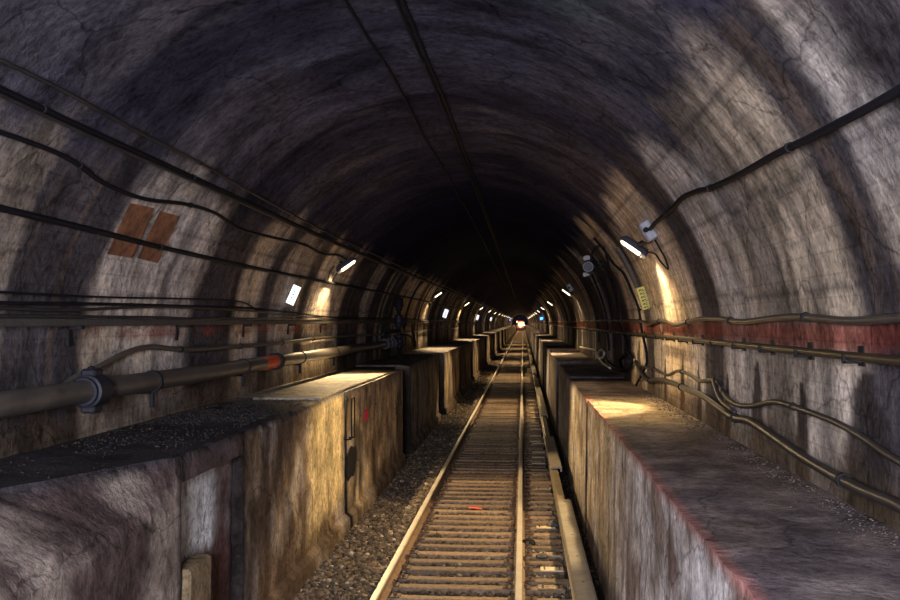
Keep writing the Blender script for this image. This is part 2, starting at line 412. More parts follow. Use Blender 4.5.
for i in range(300):
    y = TIE0 + i * TSP; p = protos[i % 4]
    if y < 45:
        if i % 4 not in used: o = p; used.add(i % 4)
        else: o = copy_tree(p)
    else:
        o = p.copy(); C.objects.link(o)
    o.location = (TCX + random.uniform(-.04, .04), y + random.uniform(-.02, .02), -3.025 + random.uniform(-.006, .006))
    o.rotation_euler = (random.uniform(-.03, .03), 0, random.uniform(-.008, .008))
    if y < 45 and (any(abs(y - b) < TSP / 2 for b in bright_plates)):
        q = MB(); q.box(1.0, 1.28, -.085, .085, 0.0, 0.018, bev=.004); bpq = q.obj('end_plate', M['pale_plate'], o); bpq['label'] = 'pale dusty steel plate on the tie end'
        for hx in (1.05, 1.23):
            for hy in (-.035, .035):
                q = MB(); q.tube([(hx, hy, .016), (hx, hy, .026)], .013, 6); q.obj('bolt', M['plate'], bpq)
    tag(o, T_LABEL, 'railway tie', 'timber ties under the running rails')
mb = MB(); y = TIE0 + 300 * TSP
while y < 395:
    mb.box(TCX - 1.3, TCX + 1.3, y - .1, y + .1, -3.16, -3.025); y += TSP
tag(mb.obj('distant_ties', M['wood']), 'far off timber ties merging together towards the vanishing point of the track', 'railway ties', None, 'stuff')

# rails
def rail(name, xc, label, ys=(-5, 395)):
    head = [(-.036, -.03), (-.036, -.008), (-.028, -.001), (0, 0), (.028, -.001), (.036, -.008), (.036, -.03)]
    web = [(-.034, -.031), (-.009, -.045), (-.009, -.135), (-.068, -.148), (-.068, -.155), (.068, -.155), (.068, -.148), (.009, -.135), (.009, -.045), (.034, -.031)]
    Yr = list(np.arange(ys[0], 60, 1.5)) + list(np.arange(60, ys[1] + 1, 10))
    root = None
    for nm, prof, mt in (('rail_web', web, M['railweb']), ('rail_head', head, M['railtop'])):
        V = [(xc + x, y, -2.86 + z) for y in Yr for (x, z) in prof]; k = len(prof)
        Fc = [(i * k + j, i * k + (j + 1) % k, (i + 1) * k + (j + 1) % k, (i + 1) * k + j) for i in range(len(Yr) - 1) for j in range(k)]
        Fc += [tuple(range(k))[::-1], tuple((len(Yr) - 1) * k + j for j in range(k))]
        if root is None: root = mk(name, V, Fc, mt); tag(root, label, 'rail', 'running rails')
        else: mk(nm, V, Fc, mt, root)
    return root
rl = rail('running_rail', -1.55, 'left running rail, rusty web with a worn bright head, further from the conductor rail')
rr = rail('running_rail', -0.05, 'right running rail, worn bright head, beside the covered conductor rail')
# third rail
mb = MB(); X3 = 0.56
V = []; prof = [(-.05, -2.72), (-.055, -2.66), (-.04, -2.65), (.04, -2.65), (.055, -2.66), (.05, -2.72), (.012, -2.74), (.012, -2.84), (.06, -2.86), (.06, -2.87), (-.06, -2.87), (-.06, -2.86), (-.012, -2.84), (-.012, -2.74)]
Yr = list(np.arange(-5, 60, 2.0)) + list(np.arange(60, 391, 10)); k = len(prof)
third = mk('conductor_rail', [(X3 + x, y, z + .03) for y in Yr for (x, z) in prof], [(i * k + j, i * k + (j + 1) % k, (i + 1) * k + (j + 1) % k, (i + 1) * k + j) for i in range(len(Yr) - 1) for j in range(k)] + [tuple(range(k))[::-1], tuple((len(Yr) - 1) * k + j for j in range(k))], M['third'])
tag(third, 'raised third rail under grey cover boards beside the right hand bench wall', 'third rail')
def cover(y0, y1):
    prof = [(-.075, -2.60), (-.06, -2.575), (.10, -2.56), (.125, -2.575), (.125, -2.66), (.10, -2.66), (.095, -2.595), (-.055, -2.605), (-.06, -2.625), (-.075, -2.625)]
    k = len(prof); ya = [y0, (y0 + y1) / 2, y1]
    V = [(X3 + x, y, z) for y in ya for (x, z) in prof]
    o = mk('cover_board', V, [(i * k + j, i * k + (j + 1) % k, (i + 1) * k + (j + 1) % k, (i + 1) * k + j) for i in range(2) for j in range(k)] + [tuple(range(k))[::-1], tuple(2 * k + j for j in range(k))], M['cover'], third)
    yb = y0 + .5
    while yb < y1 and yb < 40:
        b = MB(); b.tube([(X3 + .03, yb, -2.575), (X3 + .03, yb, -2.562)], .012, 6); b.obj('cover_bolt', M['plate'], o); yb += 1.1
for a, b in ((-4.8, 14.6), (17.9, 22.6), (28, 46), (50, 62), (66, 95), (100, 140), (145, 200), (205, 300)): cover(a, b)
yb = 6.0
while yb < 60:
    s = MB(); s.tube([(X3, yb, -3.04), (X3, yb, -2.98), (X3, yb, -2.95), (X3, yb, -2.92), (X3, yb, -2.84)], [.08, .08, .05, .06, .045], 10); s.obj('insulator', M['black'], third, True); yb += 3.0

# ------------------------------------------------------------------ benches
BROWNC = (0.30, 0.225, 0.145); GREYC = (0.40, 0.35, 0.31); POOLC = (0.72, 0.58, 0.32); SOOTB = (0.05, 0.042, 0.042)
def bcol_left(x, y, z, top):
    if top:
        c = mixc((0.20, 0.17, 0.14), (0.11, 0.09, 0.08), sm(-.3, .3, fb(x * 1.5, y * 1.2, 11)))
        c = mixc(c, (0.035, 0.032, 0.04), 0.9 * (1 - sm(11.2, 12.6, y + .5 * fb(x * 2, y, 3))))
        return mixc(c, (0.36, 0.33, 0.28), 0.85 * band(y, 12.8, 18.5, .2))
    c = mixc(BROWNC, GREYC, sm(-.2, .3, fb(y * 1.1, z * 1.3, 12)))
    if y < 7.5: c = mixc((0.10, 0.07, 0.065), (0.36, 0.30, 0.25), sm(-.25, .35, fb(y * 1.4, z * 1.6, 18)))
    c = mixc(c, (0.105, 0.07, 0.055), 0.85 * band(y, 9.0, 11.6, .3) * sm(-.5, .1, fb(y * 2, z * 1.2, 14)))
    c = mixc(c, POOLC, 0.95 * band(y + .2 * fb(z * 3, y, 5), 11.85, 14.1, .14) * sm(-2.65, -2.3, z + .3 * fb(y * 2, 1, 2)))  # pool of the opposite lamp painted into the face as yellow
    c = mixc(c, (0.66, 0.53, 0.34), 0.8 * band(y, 14.6, 20.2, .3) * sm(-.35, .2, fb(y * 1.3, z * 1.5, 41)))  # tan lamplight painted over this stretch of the face
    c = mixc(c, (0.55, 0.43, 0.26), 0.7 * sm(21, 23, y) * sm(-.2, .2, fb(y * 1.0, z * .5, 43)))
    c = mixc(c, SOOTB, 0.8 * sm(0.0, .4, fb(y * 1.6, z * .7, 15)) * sm(14.2, 15, y))
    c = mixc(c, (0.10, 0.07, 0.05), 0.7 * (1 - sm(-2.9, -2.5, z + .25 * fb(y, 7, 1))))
    return c
def bcol_right(x, y, z, top):
    if top:
        c = mixc((0.23, 0.185, 0.17), (0.14, 0.115, 0.12), sm(-.3, .3, fb(x * 1.8, y * 1.0, 21)))
        c = mixc(c, (0.34, 0.29, 0.26), 0.5 * sm(.1, .5, fb(x * 3, y * 1.3, 25)))
        c = mixc(c, (0.09, 0.06, 0.04), 0.6 * band(x, 1.4, 2.2, .12) * sm(-.3, .3, fb(x * 4, y * 2, 22)) * sm(6, 8, y))
        c = mixc(c, (0.42, 0.33, 0.20), 0.7 * band(y, 11.0, 15.0, .5))  # warm pool under the lamp painted onto the bench top
        c = mixc(c, (0.45, 0.20, 0.17), 0.8 * (1 - sm(FXR + .02, FXR + .06, x + .02 * fb(y * 2, 1))) * (1 - sm(15, 16, y)))
        return c
    c = mixc((0.30, 0.24, 0.21), (0.74, 0.70, 0.68), sm(-.4, .05, fb(y * 1.2, z * 1.6 + y * .6, 23)))
    c = mixc(c, (0.13, 0.06, 0.05), 0.6 * sm(.15, .45, fb(y * 2.4, z * .9, 24)))
    c = mixc(c, (0.62, 0.50, 0.31), 0.65 * sm(9.0, 11, y) * (1 - sm(28, 34, y)) * sm(-.5, .0, fb(y * 2, z, 44)))
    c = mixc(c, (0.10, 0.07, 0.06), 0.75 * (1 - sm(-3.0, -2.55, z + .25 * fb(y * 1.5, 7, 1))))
    c = mixc(c, (0.50, 0.23, 0.19), 0.8 * band(z, HR - .05, HR + .05, .02) * (1 - sm(15, 16, y)))
    for yj in (8.0, 9.4, 10.9, 12.9):
        if abs(y - yj - .05 * (z + 2) + .02 * fb(z * 4, yj)) < .022: c = mixc(c, (0.05, 0.04, 0.04), .8)
    return c
def sweep_block(name, prof, y0, y1, colf, step, rough, mat, parent=None, edge=0.0, seed=0):
    """prof: closed polygon in xz; a run of it is resampled, roughened and capped"""
    pts = []; k0 = len(prof)
    for i in range(k0):
        a = Vector((*prof[i], 0)); b = Vector((*prof[(i + 1) % k0], 0)); n = max(1, int((b - a).length / step))
        for j in range(n): pts.append(tuple((a + (b - a) * j / n)[:2]) + (i, j == 0))
    k = len(pts); ny = max(2, int((y1 - y0) / step)); Yb = np.linspace(y0, y1, ny + 1)
    cxm = sum(p[0] for p in prof) / k0; czm = sum(p[1] for p in prof) / k0
    V = []; cols = []
    ztop = max(p[1] for p in prof)
    for y in Yb:
        for (x, z, i, corner) in pts:
            q = rough * fb(x * 3 + seed, y * 3, z * 3, 3)
            dx = (cxm - x); sx = math.copysign(1, dx)
            back = abs(x - XR) < .02 or abs(x - XL) < .02
            ex = 0.0
            if corner and z > ztop - .01 and not back: ex = edge * max(0.0, 0.35 + fb(y * 2.3, seed, 5))
            top = z > ztop - 0.02
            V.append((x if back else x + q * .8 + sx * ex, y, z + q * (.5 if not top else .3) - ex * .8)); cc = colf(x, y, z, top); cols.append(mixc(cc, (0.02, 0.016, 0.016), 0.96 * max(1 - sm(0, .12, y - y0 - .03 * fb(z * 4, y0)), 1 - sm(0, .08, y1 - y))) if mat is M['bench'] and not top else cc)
    Fc = [(a * k + j, (a + 1) * k + j, (a + 1) * k + (j + 1) % k, a * k + (j + 1) % k) for a in range(ny) for j in range(k)]
    # end caps as thin strips down to a centre line
    Fc += [tuple(range(k)), tuple(ny * k + j for j in range(k))[::-1]]
    return mk(name, V, Fc, mat, parent, False, cols)
def lprof(fx, top, foot=True):
    p = [(XL, FLOOR), (XL, top), (fx, top)]
    if foot: p += [(fx, -2.74), (fx + .07, -2.80), (fx + .09, FLOOR)]
    else: p += [(fx, FLOOR)]
    return p
GB = 'concrete bench sections along the left wall'; GBR = 'concrete bench sections along the right wall'
def bench_l(y0, y1, fx, top, label, step=.08, edge=.03):
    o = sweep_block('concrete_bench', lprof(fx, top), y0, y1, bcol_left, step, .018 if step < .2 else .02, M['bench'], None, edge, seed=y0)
    tag(o, label, 'bench wall', GB); return o
def bench_r(y0, y1, fx, top, label, step=.08, edge=.02, gx=0):
    p = [(XR, FLOOR), (fx - .03, FLOOR), (fx, top), (XR, top)]
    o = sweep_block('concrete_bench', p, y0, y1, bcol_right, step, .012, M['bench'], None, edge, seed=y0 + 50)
    tag(o, label, 'bench wall', GBR); return o
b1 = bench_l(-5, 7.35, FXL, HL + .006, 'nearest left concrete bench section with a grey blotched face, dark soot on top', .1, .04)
me = b1.data
for v in me.vertices:
    y = v.co.y; cut = sm(7.4, 5.2, y) if False else max(0.0, min(1.0, (7.3 - y) / 1.7))
    xe = FXL - .62 * cut; z = v.co.z
    if z > HL - .34 and v.co.x > xe:
        t = max(0.0, min(1.0, (z - (HL - .34)) / .32)); v.co.x = min(v.co.x, FXL + (xe - FXL) * t + .03 * fb(y * 3, z * 5, 3))
# broken section: overhanging lintel above a set-back whitewashed panel
notch = [(XL, FLOOR), (XL, HL), (FXL, HL), (FXL + .01, HL - .20), (FXL - .10, HL - .21), (FXL - .11, -2.0), (FXL - .10, -2.04), (FXL - .12, FLOOR)]
def bcol_notch(x, y, z, top):
    if top: return bcol_left(x, y, z, top)
    if z > HL - .205: return (0.115, 0.085, 0.085)
    c = mixc((0.80, 0.82, 0.82), (0.3, 0.2, 0.2), sm(.1, .5, fb(y * 2.5, z * 1.5, 33)))
    c = mixc(c, (0.14, 0.08, 0.07), 0.95 * (1 - sm(-1.95, -1.8, z + .08 * fb(y * 4, 1))))
    return mixc(c, (0.13, 0.07, 0.065), 0.85 * sm(8.3, 8.6, y))
o = sweep_block('concrete_bench', notch, 7.35, 9.0, bcol_notch, .06, .012, M['bench'], None, .03, 3)
tag(o, 'left bench section with a lintel over a recessed whitewashed panel', 'bench wall', GB)
mb = MB(); mb.box(FXL - .1, FXL + .06, 7.38, 7.9, -3.02, -1.86, bev=.02)
tag(mk('concrete_block', mb.v, mb.f, M['bench'], None, False, [(0.26, 0.19, 0.11)] * len(mb.v)), 'small ochre concrete block standing at the foot of the whitewashed recess', 'block')
bench_l(9.0, 14.25, FXL, HL, 'left bench section with rough brown face and yellow lamp pool painted at its far end', .07, .05)
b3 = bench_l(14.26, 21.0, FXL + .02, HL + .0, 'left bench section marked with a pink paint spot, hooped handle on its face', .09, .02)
# recess + blocks beyond
yy = 21.0; k = 0
names = ['first', 'second', 'third', 'fourth', 'fifth', 'sixth', 'seventh', 'eighth', 'ninth', 'tenth', 'eleventh', 'twelfth', 'thirteenth', 'fourteenth', 'fifteenth', 'sixteenth', 'seventeenth', 'eighteenth', 'nineteenth', 'twentieth']
def far_l(i):
    y0 = 21.0 + i * 9.3
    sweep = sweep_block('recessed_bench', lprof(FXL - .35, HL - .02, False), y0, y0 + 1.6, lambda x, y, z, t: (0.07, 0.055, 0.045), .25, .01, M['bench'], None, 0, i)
    tag(sweep, '%s dark set-back refuge in the left bench beyond the pink paint spot' % names[i], 'bench recess', 'dark refuges in the left bench')
    o = bench_l(y0 + 1.6, y0 + 9.3, FXL + .03 * (i % 2), HL + .02, '%s left bench section past the hooped handle and pink spot' % names[i], .22 if i < 2 else .45, .03)
for i in range(14): far_l(i)
o = bench_l(21 + 14 * 9.3, 395, FXL, HL, 'far continuous stretch of the left bench near the distant train', 2.0, 0)
bench_r(-5, 14.5, FXR, HR, 'nearest right concrete bench with red painted edge and cracked pale face', .08, .015)
EY = [14.6, 20.0, 27.0, 35.5, 45, 55, 66, 78, 92, 108, 126]
HT = [1.115, 1.09, 1.05, 1.01, .98, .96, .94, .93, .93, .93]
for i in range(10):
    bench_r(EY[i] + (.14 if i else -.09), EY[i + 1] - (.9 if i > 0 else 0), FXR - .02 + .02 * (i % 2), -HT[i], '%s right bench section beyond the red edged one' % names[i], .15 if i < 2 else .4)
    if i > 0:
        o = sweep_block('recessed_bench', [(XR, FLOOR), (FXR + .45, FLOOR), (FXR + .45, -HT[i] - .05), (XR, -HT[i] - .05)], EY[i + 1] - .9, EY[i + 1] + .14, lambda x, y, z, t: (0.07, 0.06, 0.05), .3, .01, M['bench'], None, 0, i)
        tag(o, '%s dark set-back gap between right bench sections' % names[i], 'bench recess', 'dark gaps in the right bench')
bench_r(EY[-1] + .14, 395, FXR, -.93, 'far continuous stretch of the right bench near the distant train', 2.0, 0)

# smooth slab on the left bench, grit on the near top
mb = MB(); mb.box(-3.45, FXL - .03, 12.6, 18.9, HL - .0, HL + .035, bev=.012)
tag(mk('cover_slab', mb.v, mb.f, M['bench'], None, False, [(0.34, 0.31, 0.26)] * len(mb.v)), 'smooth pale slab lying on the left bench behind the hooped handle', 'slab')
P, R, K = [], [], []
for _ in range(9000):
    y = random.uniform(6.2, 12.9); x = random.uniform(-3.75, -2.68)
    if y < 9.5 and random.random() < .75: continue
    dd = 0.3 + fb(x * 2, y, 9)
    if dd < 0: continue
    r = random.uniform(.004, .010) * (1.8 if random.random() < .06 else 1); P.append((x, y, HL + r * .3)); R.append(r); K.append(random.choice([(0.022, 0.02, 0.02), (0.05, 0.036, 0.028), (0.014, 0.014, 0.016)]))
tag(stones('soot_rubble', P, R, K, M['stone']), 'black soot and fine rubble spread over the near left bench top', 'rubble', None, 'stuff')
P, R, K = [], [], []
for _ in range(1500):
    y = random.uniform(5, 16); x = XR - abs(random.gauss(0, .11)) - .03
    if x < 1.3: continue
    r = random.uniform(.004, .011); P.append((x, y, (HR if y < 14.5 else -1.115) + r * .3)); R.append(r); K.append(random.choice([(0.05, 0.04, 0.035), (0.12, 0.09, 0.07)]))
tag(stones('wall_foot_debris', P, R, K, M['stone']), 'crumbs and dust gathered where the right bench meets the wall', 'debris', None, 'stuff')

# black patch for the broken hole in the left bench face and its paint marks
def blob(name, px, py, X, w, h, mat, label, cat, face=1, zoff=0):
    c = ray_x(px, py, X); V = [(0, 0, 0)]; n = 14
    for i in range(n):
        a = 2 * PI * i / n; r = 1 + .25 * random.uniform(-1, 1)
        V.append((0, w * math.cos(a) * r, h * math.sin(a) * r))
    V2 = [(v[0] + face * .008, v[1], v[2]) for v in V]
    Fc = [(0, 1 + i, 1 + (i + 1) % n) for i in range(n)] + [(n + 1, n + 2 + (i + 1) % n, n + 2 + i) for i in range(n)] + [(1 + i, n + 2 + i, n + 2 + (i + 1) % n, 1 + (i + 1) % n) for i in range(n)]
    o = mk(name, V + V2, Fc, mat); o.location = c; return tag(o, label, cat)
blob('paint_spot', 366, 415, FXL + .035, .22, .09, M['pink'], 'bright pink sprayed spot on the left bench face beside the hooped handle', 'paint mark')
blob('hollow_shade', 352, 462, FXL + .035, .42, .24, M['black'], 'black patch for the broken-out hollow low in the left bench face below the hooped handle', 'hole')  # flat black sheet stands in for the shade inside the hollow
c = ray_z(474, 508, -3.02)
mb = MB(); mb.box(-.09, .07, -.06, .06, 0, .006); mb.box(.03, .13, -.10, .0, 0, .005)
o = mb.obj('paint_mark', M['redpaint']); o.location = (c.x, c.y, -3.018); tag(o, 'small red paint dash across the ties between the running rails', 'paint mark')
# hooped handle
p0 = ray_x(349, 398, FXL + .04)
h = MB(); yA, yB, zT, zB = p0.y - .12, p0.y + .12, p0.z, p0.z - .58
h.tube(catmull([(FXL - .02, yA, zB), (FXL + .09, yA, zB), (FXL + .1, yA, zB + .1), (FXL + .1, yA, zT - .06), (FXL + .1, yA + .05, zT), (FXL + .1, yB - .05, zT), (FXL + .1, yB, zT - .06), (FXL + .1, yB, zB + .1), (FXL + .09, yB, zB), (FXL - .02, yB, zB)], .05), .012, 8)
tag(h.obj('hooped_handle', M['black'], None, True), 'black hooped iron handle fixed on the left bench face beside the pink spot', 'handle')

# loose things on the track
def lump(name, px, py, zz, r, mat, label, cat, sq=.6):
    c = ray_z(px, py, zz); V = [Vector(v) * r * random.uniform(.8, 1.15) for v in ICO_V]; V = [(v.x * 1.2, v.y, v.z * sq + r * .3) for v in V]
    o = mk(name, V, [tuple(f) for f in ICO_F], mat); o.location = (c.x, c.y, zz); return tag(o, label, cat)
lump('black_rag', 529, 545, -3.04, .085, M['black'], 'small round black lump right beside the right running rail', 'lump', .8)
lump('dark_rock', 553, 527, -3.03, .11, M['timber_post'], 'dark rock by the conductor rail, largest loose stone there', 'rock', .7)
lump('dark_rock', 542, 558, -3.03, .075, M['timber_post'], 'small dark rock between black lump and conductor rail', 'rock', .5)
lump('black_scrap', 430, 478, -3.03, .06, M['black'], 'small black scrap lying left of the left running rail', 'scrap', .5)
c = ray_z(530, 372, -2.95); mb = MB(); mb.box(-.2, .2, -.15, .15, 0, .32, bev=.02); mb.box(-.14, .14, -.17, -.149, .05, .25)
o = mb.obj('trackside_box', M['cover']); o.location = (c.x + .02, c.y, -3.04); tag(o, 'pale box standing far off between the right running rail and conductor rail', 'box')

# ------------------------------------------------------------------ cables and pipes
def cable(name, pts, r, mat, label, cat='cable', group=None, clips=None, seg=8, step=.15, clipmat=None):
    pts = [Vector(p) for p in pts]
    if 3.5 < pts[0].y < 9.5 and name in ('wall_cable', 'wall_conduit', 'wall_pipe', 'lamp_cable', 'crown_cable') and pts[-1].y > 12:
        a = pts[0]; pts = [Vector((a.x, -3.0, a.z)), Vector((a.x, 0.5, a.z)), Vector((a.x, a.y - 2.0, a.z))] + pts
    P = catmull(pts, step); mb = MB(); mb.tube(P, r, seg); o = mb.obj(name, mat, None, True); tag(o, label, cat, group)
    if clips:
        acc = 0
        for a, b in zip(P, P[1:]):
            acc += (b - a).length
            if acc > clips and b.y < 40:
                acc = 0; t = (b - a).normalized(); m = MB(); m.tube([b - t * .018, b + t * .018], r * 1.35, 8)
                # a lug back to the lining
                nx = (CX - b.x, 0, (CZ - b.z) if b.z > CZ else 0); nn = Vector(nx).normalized()
                m.tube([b, b - nn * (inside(b.x, b.z) + .01)], r * .5, 6)
                m.obj('cable_clip', clipmat or M['black'], o)
    return o
def along(x, z, y0, y1, wob=0.0, n=None, seed=0, sag=0.0, period=3.0):
    n = n or int((y1 - y0) / 1.0); out = []
    for i in range(n + 1):
        y = y0 + (y1 - y0) * i / n
        out.append((x + .3 * wob * noise.noise((y * .7, seed, 1)), y, z + wob * noise.noise((y * .5, seed, 5)) - sag * abs(math.sin(PI * y / period))))
    return out
def far_ext(P, y1, wob=.02, seed=1):
    """carry a cable on down the tunnel along the lining"""
    a = Vector(P[-1]); q = [Vector(p) for p in P]; y = a.y + 3
    while y < y1:
        q.append(Vector((a.x, y, a.z + wob * noise.noise((y * .4, seed, 2))))); y += 4
    return q
H = lambda L_, off: [hit(a, b, off) for a, b in L_]
# left wall
c1 = far_ext(H([(-30, 47), (0, 60), (60, 89), (135, 130), (200, 163), (265, 200), (330, 234), (380, 257)], .03), 120, .03, 1)
cable('wall_cable', c1, .014, M['dusty'], 'thin upper cable on the left vault, the topmost of the side cables', clips=4)
c2 = far_ext(H([(-30, 75), (0, 89), (90, 131), (170, 167), (240, 199), (330, 240), (400, 270)], .04), 120, .03, 2)
cable('wall_cable', c2, .024, M['cable'], 'thick black cable on the left vault, just below the topmost thin one', clips=3)
c2b = [p + Vector((.0, 0, -.045)) for p in c2]; c2b = [Vector((p.x + .02, p.y, p.z)) for p in c2b]
cable('wall_cable', c2b, .013, M['dusty'], 'thinner cable running tight beneath the thick black cable of the left vault')
c3 = H([(-30, 122), (0, 132), (55, 152), (80, 166), (105, 184), (145, 199), (185, 204), (215, 213), (240, 229), (275, 238), (305, 245), (322, 254), (338, 255), (349, 261)], .035)
cable('lamp_cable', c3, .019, M['cable'], 'wavy black cable feeding the nearest left wall lamp', clips=2.5)
c4 = far_ext(H([(-30, 200), (0, 208), (100, 232), (160, 247), (240, 265), (300, 277), (380, 292)], .04), 120, .03, 4)
cable('wall_cable', c4, .026, M['cable'], 'thick black cable crossing just below the brown terracotta panels', clips=3)
cable('wall_cable', far_ext(H([(-40, 290), (0, 292), (100, 297), (235, 301), (262, 312), (300, 316)], .04), 60), .009, M['cable'], 'thin black wire at the top of the left cable bundle')
cable('wall_cable', far_ext(H([(-40, 302), (0, 303), (100, 304), (180, 306), (260, 309), (330, 317)], .05), 60), .014, M['cable'], 'black cable in the middle of the left cable bundle', clips=3)
cable('wall_cable', far_ext(H([(-40, 307), (0, 308), (70, 310), (160, 307), (250, 311), (330, 319)], .07), 60), .013, M['dusty'], 'grey cable crossing the others in the left cable bundle')
cable('wall_cable', along(XL + .13, .045, 3, 100, .03, seed=8), .014, M['dusty'], 'dusty cable lying on the long dark duct of the left wall')
mb = MB(); mb.box(XL, XL + .13, -4, 120, -.035, .028, bev=.008)
duct = mb.obj('cable_duct', M['timber_post']); tag(duct, 'long dark horizontal duct along the left wall above the red stripe', 'duct')
for yb in np.arange(5.5, 40, 2.6):
    m = MB(); m.box(XL, XL + .14, yb - .03, yb + .03, -.06, -.03); m.box(XL, XL + .03, yb - .03, yb + .03, -.2, -.03); m.obj('duct_bracket', M['black'], duct)
c6 = H([(40, 397), (72, 379), (100, 366), (125, 353), (148, 347), (175, 349), (205, 349), (240, 346), (280, 343), (320, 338), (350, 336), (385, 334)], .06)
cable('wall_conduit', far_ext(c6, 60), .028, M['pipe'], 'grey conduit on the left wall rising from the big pipe then running level', 'conduit', clips=2.2)
# big pipe
PX, PZ, PR = XL + .26, -.565, .092
mb = MB(); mb.tube([(PX, y, PZ + .004 * math.sin(y)) for y in np.arange(-4, 27.2, .5)], PR, 24)
big = mb.obj('water_main', M['pipe'], None, True); tag(big, 'large grey water pipe held along the left wall above the bench', 'pipe')
def pring(y, w, r, mat, nm, lab=None):
    m = MB(); m.tube([(PX, y - w / 2, PZ), (PX, y + w / 2, PZ)], PR + r, 24); o = m.obj(nm, mat, big)
    if lab: o['label'] = lab
    return o
def py_at(px): return ray_x(px, 385, PX).y
yc = py_at(92)
m = MB(); m.tube([(PX, yc - .16, PZ), (PX, yc - .13, PZ), (PX, yc - .12, PZ), (PX, yc + .12, PZ), (PX, yc + .13, PZ), (PX, yc + .16, PZ)], [PR + .02, PR + .025, PR + .045, PR + .045, PR + .025, PR + .02], 24)
m.box(PX - .06, PX + .06, yc - .09, yc + .09, PZ + PR + .02, PZ + PR + .09, bev=.015); m.box(PX - .06, PX + .06, yc - .09, yc + .09, PZ - PR - .09, PZ - PR - .02, bev=.015)
o = m.obj('pipe_coupling', M['iron'], big); o['label'] = 'dark blue bolted coupling'
for px in (152, 243, 300, 334):
    y = py_at(px); pring(y, .035, .012, M['black'], 'pipe_strap')
    m = MB(); m.box(XL, PX, y - .02, y + .02, PZ - PR - .03, PZ - PR - .005); m.box(PX - .02, PX + .02, y - .02, y + .02, PZ - PR - .16, PZ - PR - .005); m.obj('pipe_bracket', M['black'], big)
pring(py_at(268), .62, .004, M['redband'], 'red_band', 'orange red painted band'); pring(py_at(276), .12, .03, M['black'], 'flange')
for y in (25.5, 26.3, 27.0): pring(y, .12, .045, M['iron'], 'flange')
# standpipe valve stack
SY = 27.6; SX = PX + .1
st = empty('standpipe', (SX, SY, HL + .02))
def sp(nm, pts, r, mat, seg=14):
    m = MB(); m.tube(pts, r, seg); return m.obj(nm, mat, st, True)
sp('riser_pipe', [(0, 0, 0), (0, 0, 1.62)], .06, M['black'])
sp('base_flange', [(0, 0, 0), (0, 0, .05)], .15, M['black'])
v = sp('gate_valve', [(0, 0, .28), (0, 0, .34), (0, 0, .35), (0, 0, .55), (0, 0, .56), (0, 0, .62)], [.15, .15, .11, .13, .15, .15], M['iron'])
m = MB(); R_ = .14
m.tube([(.18 + 0 * a, R_ * math.cos(a), .45 + R_ * math.sin(a)) for a in np.linspace(0, 2 * PI, 20)], .014, 6); m.tube([(.05, 0, .45), (.19, 0, .45)], .02, 8); m.tube([(.18, -R_, .45), (.18, R_, .45)], .01, 6); m.obj('hand_wheel', M['black'], v)
v = sp('globe_valve', [(0, 0, .85), (0, 0, .9), (0, 0, .95), (0, 0, 1.05), (0, 0, 1.12), (0, 0, 1.17)], [.14, .1, .15, .16, .1, .14], M['iron'])
m = MB(); m.tube([(.2, .12 * math.cos(a), 1.0 + .12 * math.sin(a)) for a in np.linspace(0, 2 * PI, 20)], .013, 6); m.tube([(.1, 0, 1.0), (.21, 0, 1.0)], .018, 8); m.obj('hand_wheel', M['black'], v)
sp('hose_outlet', [(0, 0, .45), (-.05, -.1, .45), (-.08, -.28, .45)], [.08, .07, .09], M['black'])
sp('relief_valve', [(0, 0, 1.3), (0, 0, 1.35), (0, 0, 1.42), (0, 0, 1.5), (0, 0, 1.62), (0, 0, 1.68)], [.12, .09, .13, .13, .12, .03], M['black'])
sp('side_branch', [(0, 0, .72), (-.14, 0, .72), (-.24, 0, .72), (-.3, 0, .6), (-.3, 0, .4)], .05, M['black'])
sp('side_riser', [(-.3, -.9, .2), (-.3, -.9, 1.25)], .05, M['black']); sp('side_riser', [(-.3, -.9, .75), (0, -.2, .75), (0, 0, .75)], .04, M['black'])
tag(st, 'black standpipe with valves and hand wheels on the left bench at the pipe end', 'standpipe')
cable('hanging_hose', [(-3.45, 28.3, -.35), (-3.3, 29.5, -.45), (-3.35, 31, -.8), (-3.5, 32.2, -.55), (XL + .1, 33, -.1)], .03, M['cable'], 'black hose drooping on the left wall just beyond the standpipe', 'hose')

# right wall
cr = H([(925, 78), (900, 90), (872, 106), (845, 120), (810, 138), (780, 152), (755, 166), (735, 177), (710, 188), (697, 191), (682, 198), (673, 208), (662, 217), (655, 223), (650, 229)], .06)
cable('lamp_cable', cr, .024, M['cable'], 'black cable sweeping over the right vault to the nearest right lamp box', clips=2.2)
cu = [(1.94, y, z) for y, z in []]
cu = H([(960, 318), (900, 318), (850, 321), (800, 317), (770, 319), (742, 322), (720, 319), (700, 319), (688, 322), (676, 325), (664, 321), (655, 322), (648, 325), (640, 321)], .045)
cable('wall_conduit', far_ext(cu, 130, .06, 3), .027, M['conduit'], 'wavy worn conduit along the top of the right wall red stripe', 'conduit', clips=2.4)
cl = H([(980, 371), (900, 358), (760, 344), (700, 338), (640, 333), (600, 329)], .09)
lowp = cable('wall_pipe', far_ext([(XR - .09, y, -.2) for y in np.arange(2, 30, 2)], 200, .01, 3), .027, M['brass'], 'straight yellow brown pipe on brackets beneath the right wall red stripe', 'pipe')
for yb in np.arange(5.0, 36, 1.05):
    m = MB(); m.box(XR - .12, XR, yb - .015, yb + .015, -.245, -.228); m.box(XR - .125, XR - .11, yb - .015, yb + .015, -.24, -.19); m.box(XR - .02, XR, yb - .05, yb + .05, -.26, -.14); m.obj('pipe_bracket', M['black'], lowp)
